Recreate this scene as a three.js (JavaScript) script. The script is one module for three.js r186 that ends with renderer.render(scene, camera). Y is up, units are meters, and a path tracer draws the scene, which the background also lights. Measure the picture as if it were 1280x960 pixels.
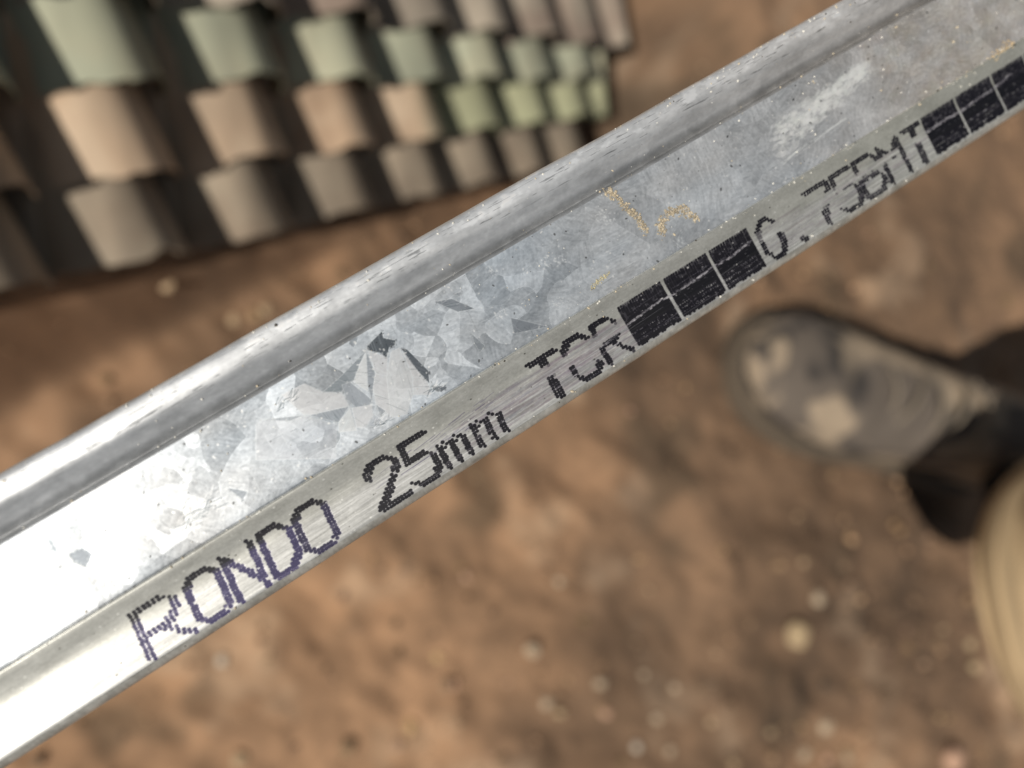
import * as THREE from 'three';
import { mergeGeometries } from 'three/addons/utils/BufferGeometryUtils.js';

// ---------------------------------------------------------------- camera, sky, sun, exposure
const W = 1024, H = 768;
const renderer = new THREE.WebGLRenderer({ antialias: true });
renderer.setSize(W, H);
renderer.toneMapping = THREE.LinearToneMapping;
renderer.toneMappingExposure = 1.0;
renderer.shadowMap.enabled = true;
const scene = new THREE.Scene();
const camera = new THREE.PerspectiveCamera(51.06, W / H, 0.004, 60);
camera.position.set(0, 0.55, 0);
camera.quaternion.set(-0.42712, 0.33349, 0.51722, 0.66245).normalize();
camera.focus = 0.0925;
camera.userData.fStop = 11.5;
scene.add(camera);

const SUN = new THREE.Vector3(0.178, 0.718, 0.672).normalize();
const hash = (x, y, s = 0) => { let n = Math.imul(x | 0, 374761393) ^ Math.imul(y | 0, 668265263) ^ Math.imul(s | 0, 1274126177); n = Math.imul(n ^ (n >>> 13), 1274126177); n ^= n >>> 16; return (n >>> 0) / 4294967296; };
const sm = (t) => t * t * (3 - 2 * t), lerp = (a, b, t) => a + (b - a) * t, clamp = (x, a = 0, b = 1) => Math.min(b, Math.max(a, x));
const step = (a, b, x) => sm(clamp((x - a) / (b - a)));
function noise(x, y, s = 0) {
  const i = Math.floor(x), j = Math.floor(y), u = sm(x - i), v = sm(y - j);
  return lerp(lerp(hash(i, j, s), hash(i + 1, j, s), u), lerp(hash(i, j + 1, s), hash(i + 1, j + 1, s), u), v);
}
function fbm(x, y, o = 4, s = 0) { let a = 0.5, t = 0, n = 0; for (let k = 0; k < o; k++) { t += a * noise(x, y, s + k * 17); n += a; a *= 0.5; x = x * 2.03 + 11.3; y = y * 2.03 + 7.7; } return t / n; }
let seed = 7;
const rnd = () => { seed = (seed + 0x6d2b79f5) | 0; let t = Math.imul(seed ^ (seed >>> 15), 1 | seed); t = (t + Math.imul(t ^ (t >>> 7), 61 | t)) ^ t; return ((t ^ (t >>> 14)) >>> 0) / 4294967296; };
const rr = (a, b) => a + (b - a) * rnd();

{ // hazy summer sky with thin cloud
  const w = 512, h = 256, d = new Float32Array(w * h * 4);
  for (let j = 0; j < h; j++) for (let i = 0; i < w; i++) {
    const el = ((j + 0.5) / h - 0.5) * Math.PI, az = (i / w) * 2 * Math.PI;
    const up = Math.max(0, Math.sin(el)), hz = Math.pow(1 - up, 3);
    const cx = Math.cos(az) * Math.cos(el) * 3, cz = Math.sin(az) * Math.cos(el) * 3;
    const cl = step(0.45, 0.75, fbm(cx + 9, cz + 5 + up, 5, 3)) * 0.45;
    const c = [lerp(0.080, 0.155, hz), lerp(0.098, 0.168, hz), lerp(0.125, 0.18, hz)];
    const k = (j * w + i) * 4;
    for (let q = 0; q < 3; q++) d[k + q] = lerp(c[q], 0.30, cl);
    d[k + 3] = 1;
  }
  const t = new THREE.DataTexture(d, w, h, THREE.RGBAFormat, THREE.FloatType);
  t.mapping = THREE.EquirectangularReflectionMapping; t.magFilter = t.minFilter = THREE.LinearFilter; t.needsUpdate = true;
  scene.background = t; scene.environment = t;
}
const sun = new THREE.DirectionalLight(new THREE.Color(1, 0.945, 0.86), 4.1);
sun.position.copy(SUN).multiplyScalar(3);
sun.castShadow = true; sun.shadow.mapSize.set(2048, 2048);
Object.assign(sun.shadow.camera, { left: -1.5, right: 1.5, top: 1.5, bottom: -1.5, near: 0.1, far: 8 });
scene.add(sun, sun.target);

// ---------------------------------------------------------------- helpers
const used = {};
const numbered = (n) => { const k = (used[n] = (used[n] ?? -1) + 1); return k ? `${n}_${String(k).padStart(3, '0')}` : n; };
function tag(o, label, category, group, kind) {
  if (label) o.userData.label = label;
  if (category) o.userData.category = category;
  if (group) o.userData.group = group;
  if (kind) o.userData.kind = kind;
  return o;
}
function mesh(name, g, m, parent = scene) {
  const o = new THREE.Mesh(g, m); o.name = parent === scene ? numbered(name) : name;
  o.castShadow = o.receiveShadow = true; parent.add(o); return o;
}
function thing(name, label, category, pos = [0, 0, 0], quat, group) {
  const o = new THREE.Group(); o.name = numbered(name); o.position.set(...pos); if (quat) o.quaternion.set(...quat).normalize();
  tag(o, label, category, group); scene.add(o); return o;
}
function dataTex(w, h, f, srgb) { // f(x, y, out) with y = 0 at v = 0, values 0..255
  const d = new Uint8Array(w * h * 4), o = [0, 0, 0];
  for (let y = 0; y < h; y++) for (let x = 0; x < w; x++) { f(x, y, o); const k = (y * w + x) * 4; d[k] = clamp(o[0], 0, 255); d[k + 1] = clamp(o[1], 0, 255); d[k + 2] = clamp(o[2], 0, 255); d[k + 3] = 255; }
  const t = new THREE.DataTexture(d, w, h, THREE.RGBAFormat); t.magFilter = THREE.LinearFilter; t.minFilter = THREE.LinearMipmapLinearFilter; t.generateMipmaps = true;
  t.wrapS = t.wrapT = THREE.RepeatWrapping; if (srgb) t.colorSpace = THREE.SRGBColorSpace; t.needsUpdate = true; return t;
}
function grid(nu, nv, f, uvf) { // f(i/nu, j/nv) -> [x,y,z]
  const p = [], uv = [], ix = [];
  for (let j = 0; j <= nv; j++) for (let i = 0; i <= nu; i++) { p.push(...f(i / nu, j / nv)); uv.push(...(uvf ? uvf(i / nu, j / nv) : [i / nu, j / nv])); }
  for (let j = 0; j < nv; j++) for (let i = 0; i < nu; i++) { const a = j * (nu + 1) + i, b = a + 1, c = a + nu + 1, d = c + 1; ix.push(a, b, d, a, d, c); }
  const g = new THREE.BufferGeometry();
  g.setAttribute('position', new THREE.Float32BufferAttribute(p, 3)); g.setAttribute('uv', new THREE.Float32BufferAttribute(uv, 2)); g.setIndex(ix); g.computeVertexNormals(); return g;
}
const V3 = (x, y, z) => new THREE.Vector3(x, y, z);

// ---------------------------------------------------------------- ground
// the sheets lie on a bank of earth that falls away from the camera
const SO = V3(-0.16151, 0.1988, -0.03733), SD1 = V3(-0.16303, -0.47306, -0.86581).normalize(), SN = V3(0.11676, 0.86214, -0.49304).normalize();
const SD2 = V3(0.97969, -0.18148, -0.08532).normalize();
function groundY(x, z) {
  let y = (fbm(x * 6 + 3, z * 6, 3, 5) - 0.5) * 0.03 + (fbm(x * 26, z * 26, 4, 9) - 0.5) * 0.024 + (fbm(x * 120, z * 120, 2, 29) - 0.5) * 0.005;
  const planeY = SO.y - (SN.x * (x - SO.x) + SN.z * (z - SO.z)) / SN.y - 0.116;
  const q = V3(x, planeY, z).sub(SO), a = q.dot(SD1), b = q.dot(SD2);
  const outB = Math.max(0, b - 0.075), outA = Math.max(0, a - 0.42, -a - 0.30);
  const out = Math.hypot(outB, outA);
  let m = planeY - out * 4.5 + (fbm(x * 30, z * 30, 3, 19) - 0.5) * 0.010;
  m = Math.min(m, 0.34);
  y = lerp(Math.min(y, planeY), y, step(0, 0.16, Math.hypot(outB, Math.max(0, a - 0.50))) );
  const k = 0.03, hh = clamp(0.5 + 0.5 * (m - y) / k, 0, 1);
  return lerp(y, m, hh) + k * hh * (1 - hh);
}
const dirtMap = dataTex(1024, 1024, (x, y, o) => {
  const u = x / 1024, v = y / 1024, T = (s, oc, sd) => { // tileable by blending
    const f = (a, b) => fbm(a * s, b * s, oc, sd), wx = step(0.8, 1, u), wy = step(0.8, 1, v);
    return lerp(lerp(f(u, v), f(u - 1, v), wx), lerp(f(u, v - 1), f(u - 1, v - 1), wx), wy);
  };
  const big = T(7, 4, 41), mid = T(26, 4, 51), fine = T(120, 3, 61), pale = step(0.60, 0.74, T(16, 4, 71)), dark = step(0.60, 0.78, T(12, 4, 81));
  let k = 0.80 + 1.1 * (big - 0.5) + 0.5 * (mid - 0.5) + 0.35 * (fine - 0.5);
  let c = [0.37 * k, 0.218 * k, 0.120 * k];
  c = [lerp(c[0], 0.52, pale * 0.5), lerp(c[1], 0.36, pale * 0.5), lerp(c[2], 0.23, pale * 0.5)];
  c = [lerp(c[0], 0.11, dark * 0.72), lerp(c[1], 0.072, dark * 0.72), lerp(c[2], 0.040, dark * 0.72)];
  for (let q = 0; q < 3; q++) o[q] = 255 * Math.pow(clamp(c[q]), 1 / 2.2);
}, true);
const dirt = new THREE.MeshStandardMaterial({ map: dirtMap, roughness: 0.96 });
{
  const g1 = grid(420, 420, (u, v) => { const e = (t) => (t < 0.15 ? lerp(-4, -0.8, t / 0.15) : t > 0.85 ? lerp(0.8, 4, (t - 0.85) / 0.15) : lerp(-0.8, 0.8, (t - 0.15) / 0.7)); const x = e(u), z = -e(v) - 0.35; return [x, groundY(x, z), z]; }, (u, v) => { const e = (t) => (t < 0.15 ? lerp(-4, -0.8, t / 0.15) : t > 0.85 ? lerp(0.8, 4, (t - 0.85) / 0.15) : lerp(-0.8, 0.8, (t - 0.15) / 0.7)); return [e(u) / 0.9, e(v) / 0.9]; });
  { // damp darker patches trodden into the earth
    const p = g1.attributes.position, col = [];
    for (let i = 0; i < p.count; i++) { const x = p.getX(i), z = p.getZ(i), m = step(0.36, 0.62, fbm(x * 5 + 2, z * 5 + 7, 4, 801) + 0.30 * Math.exp(-((x - 0.30) ** 2 + (z + 0.42) ** 2) / 0.03) - 0.06 + 0.20 * Math.exp(-((x + 0.20) ** 2 + (z + 0.72) ** 2) / 0.05) - 0.25 * step(0.0, -0.15, x) * step(-0.45, -0.30, z)); col.push(lerp(1, 0.60, m), lerp(1, 0.62, m), lerp(1, 0.65, m)); }
    g1.setAttribute('color', new THREE.Float32BufferAttribute(col, 3)); dirt.vertexColors = true;
  }
  tag(mesh('ground', g1, dirt), 'bare brown trampled earth', null, null, 'structure');
}

// ---------------------------------------------------------------- corrugated sheets
const PITCH = 0.07, AMP = 0.0215;
const sheetTex = (base, spots, sd, opt = {}) => dataTex(512, 512, (x, y, o) => {
  const u = x / 512, v = y / 512; // u along the stack, v along the ridges
  const n = fbm(u * 22, v * 9, 4, sd), st = fbm(u * 90, v * 6, 3, sd + 5), d = step(0.52, 0.72, fbm(u * 14 + 3, v * 10, 4, sd + 9)), ed = step(0.9, 1.0, v) * step(0.35, 0.6, fbm(u * 40, v * 20, 3, sd + 2));
  let k = 0.82 + 0.7 * (n - 0.5) + 0.5 * (st - 0.5);
  let t = d * 0.55 + ed * 0.4;
  if (opt.far) { const w = step(0.60, 0.66, u + 0.03 * (n - 0.5)); for (let q = 0; q < 3; q++) o[q] = lerp(lerp(base[q], spots[q], t), opt.far[q], w) * k; } else for (let q = 0; q < 3; q++) o[q] = lerp(base[q], spots[q], t) * k;
  for (let q = 0; q < 3; q++) o[q] = 255 * Math.pow(clamp(o[q]), 1 / 2.2);
}, true);
function corrugated(label, drop, b1, turn, tex, iEnd, amp = AMP, jag = 0.0045) {
  const len = 0.55, a0 = -3.4 * PITCH, a1 = iEnd * PITCH, T = 0.0022;
  const M = new THREE.Matrix4().makeBasis(SD1, SN, V3().crossVectors(SD1, SN));
  const root = thing('corrugated_sheet', label, 'corrugated sheet', [SO.x, SO.y, SO.z], undefined, 'corrugated sheets in the stack');
  root.quaternion.setFromRotationMatrix(M);
  const SHEAR = 0.20, prof = (x) => 2 * amp * (Math.pow(Math.abs(Math.cos((x / PITCH + 0.25) * Math.PI)), 0.72) - 1) - drop; // rounded crests, narrow troughs
  const edge = (x) => b1 + turn * x + (fbm(x * 90, drop * 900, 3, 77) - 0.5) * 2 * jag;
  const nu = 400, nv = 10, P = (u, v, off) => { const x = lerp(a0, a1, u), e = edge(x), z = e - len * (1 - v), xs = x - SHEAR * (z - b1 + 0.09) ; return [x, prof(xs) + off + 0.0015 * (noise(x * 30, z * 14, 31) - 0.5), z]; };
  const top = grid(nu, nv, (u, v) => P(u, v, 0), (u, v) => [u, v]);
  const bot = grid(nu, nv, (u, v) => P(1 - u, v, -T), (u, v) => [1 - u, v]);
  const f1 = grid(nu, 1, (u, v) => P(u, 1, -T * v), (u) => [u, 1]), f2 = grid(nu, 1, (u, v) => P(1 - u, 0, -T * v), (u) => [u, 0]);
  const s1 = grid(1, nv, (u, v) => P(1, v, -T * u), (u, v) => [1, v]), s2 = grid(1, nv, (u, v) => P(0, 1 - v, -T * u), (u, v) => [0, v]);
  // the grids wind so that +y faces outward when z grows with v
  const g = mergeGeometries([top, bot, f1, f2, s1, s2]);
  mesh('sheet', g, new THREE.MeshStandardMaterial({ map: tex, roughness: 0.8, side: THREE.DoubleSide }), root);
  return root;
}
const GREEN = [0.40, 0.41, 0.30], TAN = [0.62, 0.47, 0.33], GREY = [0.34, 0.275, 0.20], PINK = [0.40, 0.34, 0.265];
corrugated('bare grey brown corrugated sheet, lowest of the stack', 0.036, 0.070, -0.02, sheetTex(GREY, [0.22, 0.16, 0.11], 201), 6.3);
corrugated('tan dusty corrugated sheet between the green and the lowest sheet', 0.024, 0.034, -0.02, sheetTex(TAN, [0.40, 0.25, 0.15], 221, { far: [0.42, 0.42, 0.26] }), 6.75);
corrugated('pale sage green corrugated sheet near the top of the stack', 0.012, -0.003, 0.0, sheetTex(GREEN, [0.42, 0.39, 0.27], 241), 6.7);
corrugated('pinkish brown corrugated sheet on top of the stack', 0, -0.037, 0.02, sheetTex(PINK, [0.30, 0.22, 0.17], 261), 6.9);

// ---------------------------------------------------------------- person: boot, sock and trouser leg
{
  const root = thing('person', 'person standing in a dusty mottled grey boot, black sock and khaki trousers', 'person', [0.182, 0.004, -0.702]);
    const turn = V3(-0.545, 0, 0.838).normalize(), lat = V3(0.838, 0, 0.545).normalize();
  const toL = (x, y, z) => [turn.x * x + lat.x * z, y, turn.z * x + lat.z * z];
  // stations along the foot: x, half width, top height, lateral shift
  const S = [[-0.004, 0.014, 0.050, 0], [0.010, 0.031, 0.105, 0], [0.035, 0.038, 0.122, 0], [0.07, 0.040, 0.126, 0], [0.105, 0.040, 0.118, 0.001], [0.14, 0.043, 0.100, 0.003], [0.18, 0.049, 0.082, 0.005], [0.22, 0.052, 0.070, 0.006], [0.255, 0.049, 0.062, 0.004], [0.28, 0.040, 0.052, 0.002], [0.296, 0.024, 0.040, 0], [0.302, 0.006, 0.030, 0]];
  const at = (t) => { const k = t * (S.length - 1), i = Math.min(S.length - 2, Math.floor(k)), f = k - i, g = (q) => { const p0 = S[Math.max(0, i - 1)][q], p1 = S[i][q], p2 = S[i + 1][q], p3 = S[Math.min(S.length - 1, i + 2)][q]; return 0.5 * (2 * p1 + (p2 - p0) * f + (2 * p0 - 5 * p1 + 4 * p2 - p3) * f * f + (3 * p1 - p0 - 3 * p2 + p3) * f * f * f); }; return [g(0), Math.max(0.002, g(1)), g(2), g(3)]; };
  const bootMap = dataTex(512, 512, (x, y, o) => {
    const u = x / 512, v = y / 512;
    const n = fbm(u * 9, v * 7, 4, 301), d = step(0.44, 0.62, fbm(u * 12 + 2, v * 8 + 5, 3, 311)), e = step(0.42, 0.58, fbm(u * 9 + 8, v * 7 + 1, 3, 321)), f = fbm(u * 60, v * 50, 3, 331);
    let c = [0.115, 0.092, 0.073];
    c = c.map((q, i) => lerp(q, [0.026, 0.022, 0.020][i], e * 0.95));
    c = c.map((q, i) => lerp(q, [0.36, 0.28, 0.195][i], d * 0.85));
    for (let q = 0; q < 3; q++) o[q] = 255 * Math.pow(clamp(c[q] * (0.7 + 0.4 * n + 0.3 * (f - 0.3))), 1 / 2.2);
  }, true);
  const leather = new THREE.MeshStandardMaterial({ map: bootMap, roughness: 0.85 });
  const upper = grid(60, 40, (t, v) => {
    const [x, hw, top, sh] = at(t), a = v * 2 * Math.PI, c = Math.cos(a), s = Math.sin(a), y0 = 0.016, e = (q, p) => Math.sign(q) * Math.pow(Math.abs(q), p);
    const hgt = Math.max(0.006, top - y0), y = y0 + hgt * (0.5 + 0.5 * e(s, s > 0 ? 0.85 : 0.4)), narrow = s > 0 ? lerp(1, 0.80, s * clamp(hgt / 0.1)) : 1;
    const wr = 0.0016 * Math.sin(x * 220) * step(0.12, 0.16, x) * step(0.24, 0.20, x) * Math.max(0, s);
    return toL(x, y + wr, sh + hw * e(c, 0.8) * narrow);
  });
  const boot = mesh('boot', upper, leather, root); boot.userData.label = 'mottled grey dusty boot';
  // sole
  const out = []; for (let i = 0; i <= 40; i++) { const [x, hw, , sh] = at(i / 40); out.push([x * 1.01, sh + hw * 1.03 + 0.001]); } for (let i = 40; i >= 0; i--) { const [x, hw, , sh] = at(i / 40); out.push([x * 1.01, sh - hw * 1.03 - 0.001]); }
  const sh = new THREE.Shape(out.map(([x, z]) => new THREE.Vector2(x, z)));
  const sg = new THREE.ExtrudeGeometry(sh, { depth: 0.018, bevelEnabled: true, bevelSize: 0.002, bevelThickness: 0.002, bevelSegments: 2, steps: 1 });
  sg.rotateX(Math.PI / 2); sg.scale(1, 1, 1); sg.translate(0, 0.020, 0);
  { const p = sg.attributes.position; for (let i = 0; i < p.count; i++) { const q = toL(p.getX(i), p.getY(i), p.getZ(i)); p.setXYZ(i, ...q); } sg.computeVertexNormals(); }
  mesh('sole', sg, new THREE.MeshStandardMaterial({ color: new THREE.Color(0.11, 0.085, 0.06), roughness: 0.9, side: THREE.DoubleSide }), boot);
  // laces across the instep
  const laceMat = new THREE.MeshStandardMaterial({ color: new THREE.Color(0.20, 0.165, 0.125), roughness: 0.9 });
  for (let k = 0; k < 5; k++) {
    const x = 0.128 + k * 0.016, t0 = 0.44 + k * 0.045; const [, , top] = at(t0);
    const yy = lerp(0.112, 0.078, k / 4);
    const cv = new THREE.CatmullRomCurve3([[-0.026, -0.010], [-0.012, 0.001], [0, 0.004], [0.012, 0.001], [0.026, -0.010]].map(([z, dy]) => V3(...toL(x + z * 0.25 * (k % 2 ? 1 : -1), yy + dy, z + 0.003))));
    mesh('lace', new THREE.TubeGeometry(cv, 14, 0.0021, 6), laceMat, boot);
  }
  // leg: ankle up to the knee, leaning forward
  const A = V3(0.000, 0.085, 0.056), HC = V3(0.223 - 0.182, 0.196, -0.511 + 0.702), D = V3(0.10, 1, -0.05).normalize(), SD = V3().subVectors(HC, A).normalize();
  const E1 = V3().crossVectors(D, V3(0, 1, 0)).normalize(), E2 = V3().crossVectors(E1, D).normalize(), F1 = V3().crossVectors(SD, V3(0, 1, 0)).normalize(), F2 = V3().crossVectors(F1, SD).normalize();
  const ring = (s, r, a, k = 1) => { const p = HC.clone().addScaledVector(D, s); return p.addScaledVector(E1, r * Math.cos(a)).addScaledVector(E2, r * Math.sin(a) * k).toArray(); };
  const sock = mesh('sock', grid(40, 10, (u, v) => { const a = u * 2 * Math.PI, r = lerp(0.027, 0.033, v) + 0.0015 * Math.sin(v * 40); return A.clone().addScaledVector(SD, lerp(-0.005, 0.24, v)).addScaledVector(F1, r * Math.cos(a)).addScaledVector(F2, r * Math.sin(a)).toArray(); }), new THREE.MeshStandardMaterial({ color: new THREE.Color(0.010, 0.010, 0.011), roughness: 1, side: THREE.DoubleSide }), root);
  const fold = (u, v) => { const a = u * 2 * Math.PI; return 0.003 * Math.sin(v * 16 + 2.5 * Math.sin(a) + 3 * noise(Math.cos(a) * 2 + 5, v * 4, 3)) * (1 - 0.4 * v) + 0.022 * (noise(Math.cos(a) * 1.4 + v * 3 + 3, Math.sin(a) * 1.4 + v * 5, 6) - 0.5); };
  const cloth = dataTex(256, 256, (x, y, o) => { const n = fbm(x / 40, y / 40, 4, 401), w = 0.96 + 0.08 * hash(x, y, 5); for (let q = 0; q < 3; q++) o[q] = 255 * Math.pow(clamp([0.47, 0.345, 0.20][q] * w * (0.62 + 0.7 * n) * (1 - 0.25 * step(0.55, 0.7, fbm(x / 30 + 9, y / 70, 4, 411)))), 1 / 2.2); }, true);
  const tm = new THREE.MeshStandardMaterial({ map: cloth, roughness: 0.95, side: THREE.DoubleSide });
  const R0 = (v) => lerp(0.088, 0.080, step(0, 0.35, v)) + 0.012 * step(0.4, 1, v), hemS = (a) => 0.0 + 0.015 * Math.cos(a * 1 + 1) + 0.006 * Math.sin(3 * a);
  const tro = (off) => (u, v) => { const a = u * 2 * Math.PI, s = lerp(hemS(a), 0.42, v); return ring(s, R0(v) + fold(u, v) + off, a); };
  const lining = grid(72, 30, (u, v) => tro(-0.0025)(1 - u, v)), shell = grid(72, 60, tro(0)), lip = grid(72, 1, (u, v) => tro(-0.0025 * v)(u, 0));
  const cap = grid(72, 6, (u, v) => { const a = u * 2 * Math.PI, p = tro(0)(u, 1), c = HC.clone().addScaledVector(D, 0.42 + 0.05 * v); return [lerp(p[0], c.x, v), lerp(p[1], c.y, v), lerp(p[2], c.z, v)]; });
  const leg = mesh('trouser_leg', mergeGeometries([shell, lining, lip, cap]), tm, root); leg.userData.label = 'khaki trouser leg with wide hem';
  mesh('hem', grid(72, 8, (u, v) => { const a = v * 2 * Math.PI, p = tro(0.0012 + 0.0022 * Math.cos(a))(u, 0.035); const q = A.clone().addScaledVector(D, 0).toArray(); return [p[0] + D.x * 0.010 * Math.sin(a), p[1] + D.y * 0.010 * Math.sin(a), p[2] + D.z * 0.010 * Math.sin(a)]; }), tm, leg);
}

// ---------------------------------------------------------------- stones on the ground
function stoneGeo(sd, detail = 2) {
  const g = new THREE.IcosahedronGeometry(1, detail), p = g.attributes.position;
  for (let i = 0; i < p.count; i++) { const x = p.getX(i), y = p.getY(i), z = p.getZ(i), k = 0.78 + 0.5 * noise(x * 1.6 + sd * 9, y * 1.6 + z * 1.3 + sd, 500 + sd); p.setXYZ(i, x * k, y * k * 0.75, z * k); }
  g.computeVertexNormals(); return g;
}
const STONES = [0, 1, 2, 3].map((s) => stoneGeo(s));
const KIND = {
  w: [[0.55, 0.48, 0.39], 'white'], p: [[0.46, 0.36, 0.25], 'pale'], t: [[0.42, 0.30, 0.18], 'tan'], k: [[0.50, 0.31, 0.21], 'pink'], y: [[0.44, 0.325, 0.19], 'yellow'], d: [[0.05, 0.04, 0.028], 'dark'],
};
const PEB = [
  [0.125, -0.009, 0.008, 'w', 'white oblong pebble just below the printed strip of the steel rail'],
  [0.187, -0.005, 0.01, 't', 'tan pebble at the bottom edge of the picture, below the white oblong pebble'],
  [0.153, -0.249, 0.0072, 'p', 'pale pebble standing alone above the lower middle cluster of pebbles'],
  [0.191, -0.211, 0.0105, 'p', 'pale oval pebble, leftmost of the lower middle cluster'],
  [0.234, -0.258, 0.0079, 'p', 'pale pebble in the lower middle cluster, just above the pinkish one'],
  [0.243, -0.298, 0.0068, 'p', 'pale pebble, left one of a level pair at the top of the lower cluster'],
  [0.261, -0.32, 0.0069, 'p', 'pale pebble, right one of a level pair at the top of the lower cluster'],
  [0.276, -0.296, 0.0074, 'p', 'pale pebble directly above the brightest white pebble of the lower cluster'],
  [0.289, -0.274, 0.0086, 'w', 'white pebble, brightest of the cluster at the lower middle'],
  [0.304, -0.301, 0.0068, 'p', 'pale pebble just right of the brightest white pebble'],
  [0.26, -0.26, 0.0079, 'k', 'pinkish pebble in the lower cluster, left of the brightest white pebble'],
  [0.234, -0.215, 0.0076, 'p', 'pale pebble touching a yellowish clod at the left of the lower cluster'],
  [0.245, -0.223, 0.0071, 'y', 'small yellowish clod touching a pale pebble at the left of the cluster'],
  [0.299, -0.345, 0.007, 't', 'tan pebble alone between the lower cluster and the bottom right row'],
  [0.327, -0.395, 0.0073, 't', 'tan pebble left of the larger pale oval pebble near the bottom'],
  [0.349, -0.456, 0.013, 'p', 'larger pale oval pebble above the bottom right row of three'],
  [0.362, -0.428, 0.0101, 'p', 'pale pebble, leftmost in the tight bottom right row of three'],
  [0.376, -0.451, 0.0082, 'k', 'pinkish pebble, middle of the tight bottom right row of three'],
  [0.386, -0.474, 0.0083, 'p', 'pale pebble, rightmost in the tight bottom right row of three'],
  [0.337, -0.355, 0.0064, 't', 'tan pebble at the bottom edge between the cluster and the row of three'],
  [0.24, -0.473, 0.0118, 'p', 'pale pebble just above the large yellowish clod'],
  [0.262, -0.443, 0.0177, 'y', 'yellowish clod of earth below the boot, largest in the middle of the ground'],
  [0.206, -0.466, 0.0069, 't', 'small tan pebble above the pale pebble and the large yellowish clod'],
  [0.43, -0.584, 0.0177, 'k', 'large peach coloured stone at the bottom right'],
  [0.348, -0.652, 0.01, 'y', 'small yellowish clod beside the trouser leg, upper one of a pair'],
  [0.368, -0.647, 0.0099, 'y', 'small yellowish clod beside the trouser leg, lower one of a pair'],
  [0.321, -0.618, 0.0068, 't', 'small tan pebble left of the pair of yellowish clods'],
  [-0.102, -0.028, 0.008, 't', 'small tan pebble below the sheets, leftmost of three near the rail'],
  [-0.085, -0.066, 0.008, 't', 'small tan pebble below the sheets, middle one of three near the rail'],
  [-0.087, -0.087, 0.008, 't', 'small tan pebble below the sheets, rightmost of three near the rail'],
  [0.315, -0.464, 0.009, 'd', 'dark stone between the large yellowish clod and the bottom right row'],
  [0.336, -0.583, 0.0081, 'd', 'dark stone on its own to the left of the trouser leg']];
{
  const mats = {};
  for (const k in KIND) mats[k] = new THREE.MeshStandardMaterial({ color: new THREE.Color(...KIND[k][0]), roughness: 0.75 });
  PEB.forEach(([x, z, r, k, label], i) => {
    const o = mesh('pebble', STONES[i % 4], mats[k]);
    const q = r * (r > 0.015 ? 0.50 : 0.42); o.scale.set(q * rr(0.9, 1.25), q, q * rr(0.9, 1.2)); o.rotation.y = rr(0, 6.28);
    o.position.set(x, groundY(x, z) + q * 0.35, z);
    tag(o, label, 'pebble', 'stones and clods lying on the earth');
  });
  const n = 7000, g = stoneGeo(9, 0), im = new THREE.InstancedMesh(g, new THREE.MeshStandardMaterial({ color: 0xffffff, roughness: 0.9 }), n);
  const m4 = new THREE.Matrix4(), q = new THREE.Quaternion(), c = new THREE.Color();
  for (let i = 0; i < n; i++) {
    const x = rr(-0.6, 0.75), z = rr(-1.1, 0.25), dn = fbm(x * 7, z * 7, 3, 601);
    const s = (0.0010 + 0.0046 * Math.pow(rnd(), 6)) * (dn > 0.5 ? 1 : 0.65);
    q.setFromEuler(new THREE.Euler(rr(0, 3), rr(0, 6), rr(0, 3)));
    m4.compose(V3(x, groundY(x, z) + s * 0.2, z), q, V3(s * rr(0.8, 1.4), s, s)); im.setMatrixAt(i, m4);
    const k = Math.pow(rnd(), 1.6) * 0.95 + 0.4; c.setRGB(0.36 * k, 0.235 * k * rr(0.92, 1.05), 0.14 * k * rr(0.85, 1.1)); im.setColorAt(i, c);
  }
  im.name = 'gravel'; im.castShadow = im.receiveShadow = true; scene.add(im); tag(im, 'fine brown grit and crumbs strewn over the earth', 'gravel', null, 'stuff');
}

// ---------------------------------------------------------------- the steel rail
const RP = [-0.00799, 0.46703, -0.03979], RQ = [-0.35925, 0.53378, 0.60545, 0.46846];
const rail = thing('steel_rail', 'galvanized steel furring rail with black dot printed lettering held over the ground', 'steel rail', RP, RQ);
const U0 = -72, UL = 160; // millimetres along the rail covered by one length of print; the print repeats
const TW = 2048, px = TW / UL;
const canvas = (h) => { const c = document.createElement('canvas'); c.width = TW; c.height = h; return c; };
function layerTex(c, srgb) { // canvas rows to a data texture, first row at v = 0
  const d = c.getContext('2d').getImageData(0, 0, c.width, c.height).data;
  return dataTex(c.width, c.height, (x, y, o) => { const k = ((c.height - 1 - y) * c.width + x) * 4; o[0] = d[k]; o[1] = d[k + 1]; o[2] = d[k + 2]; }, srgb);
}
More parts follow.
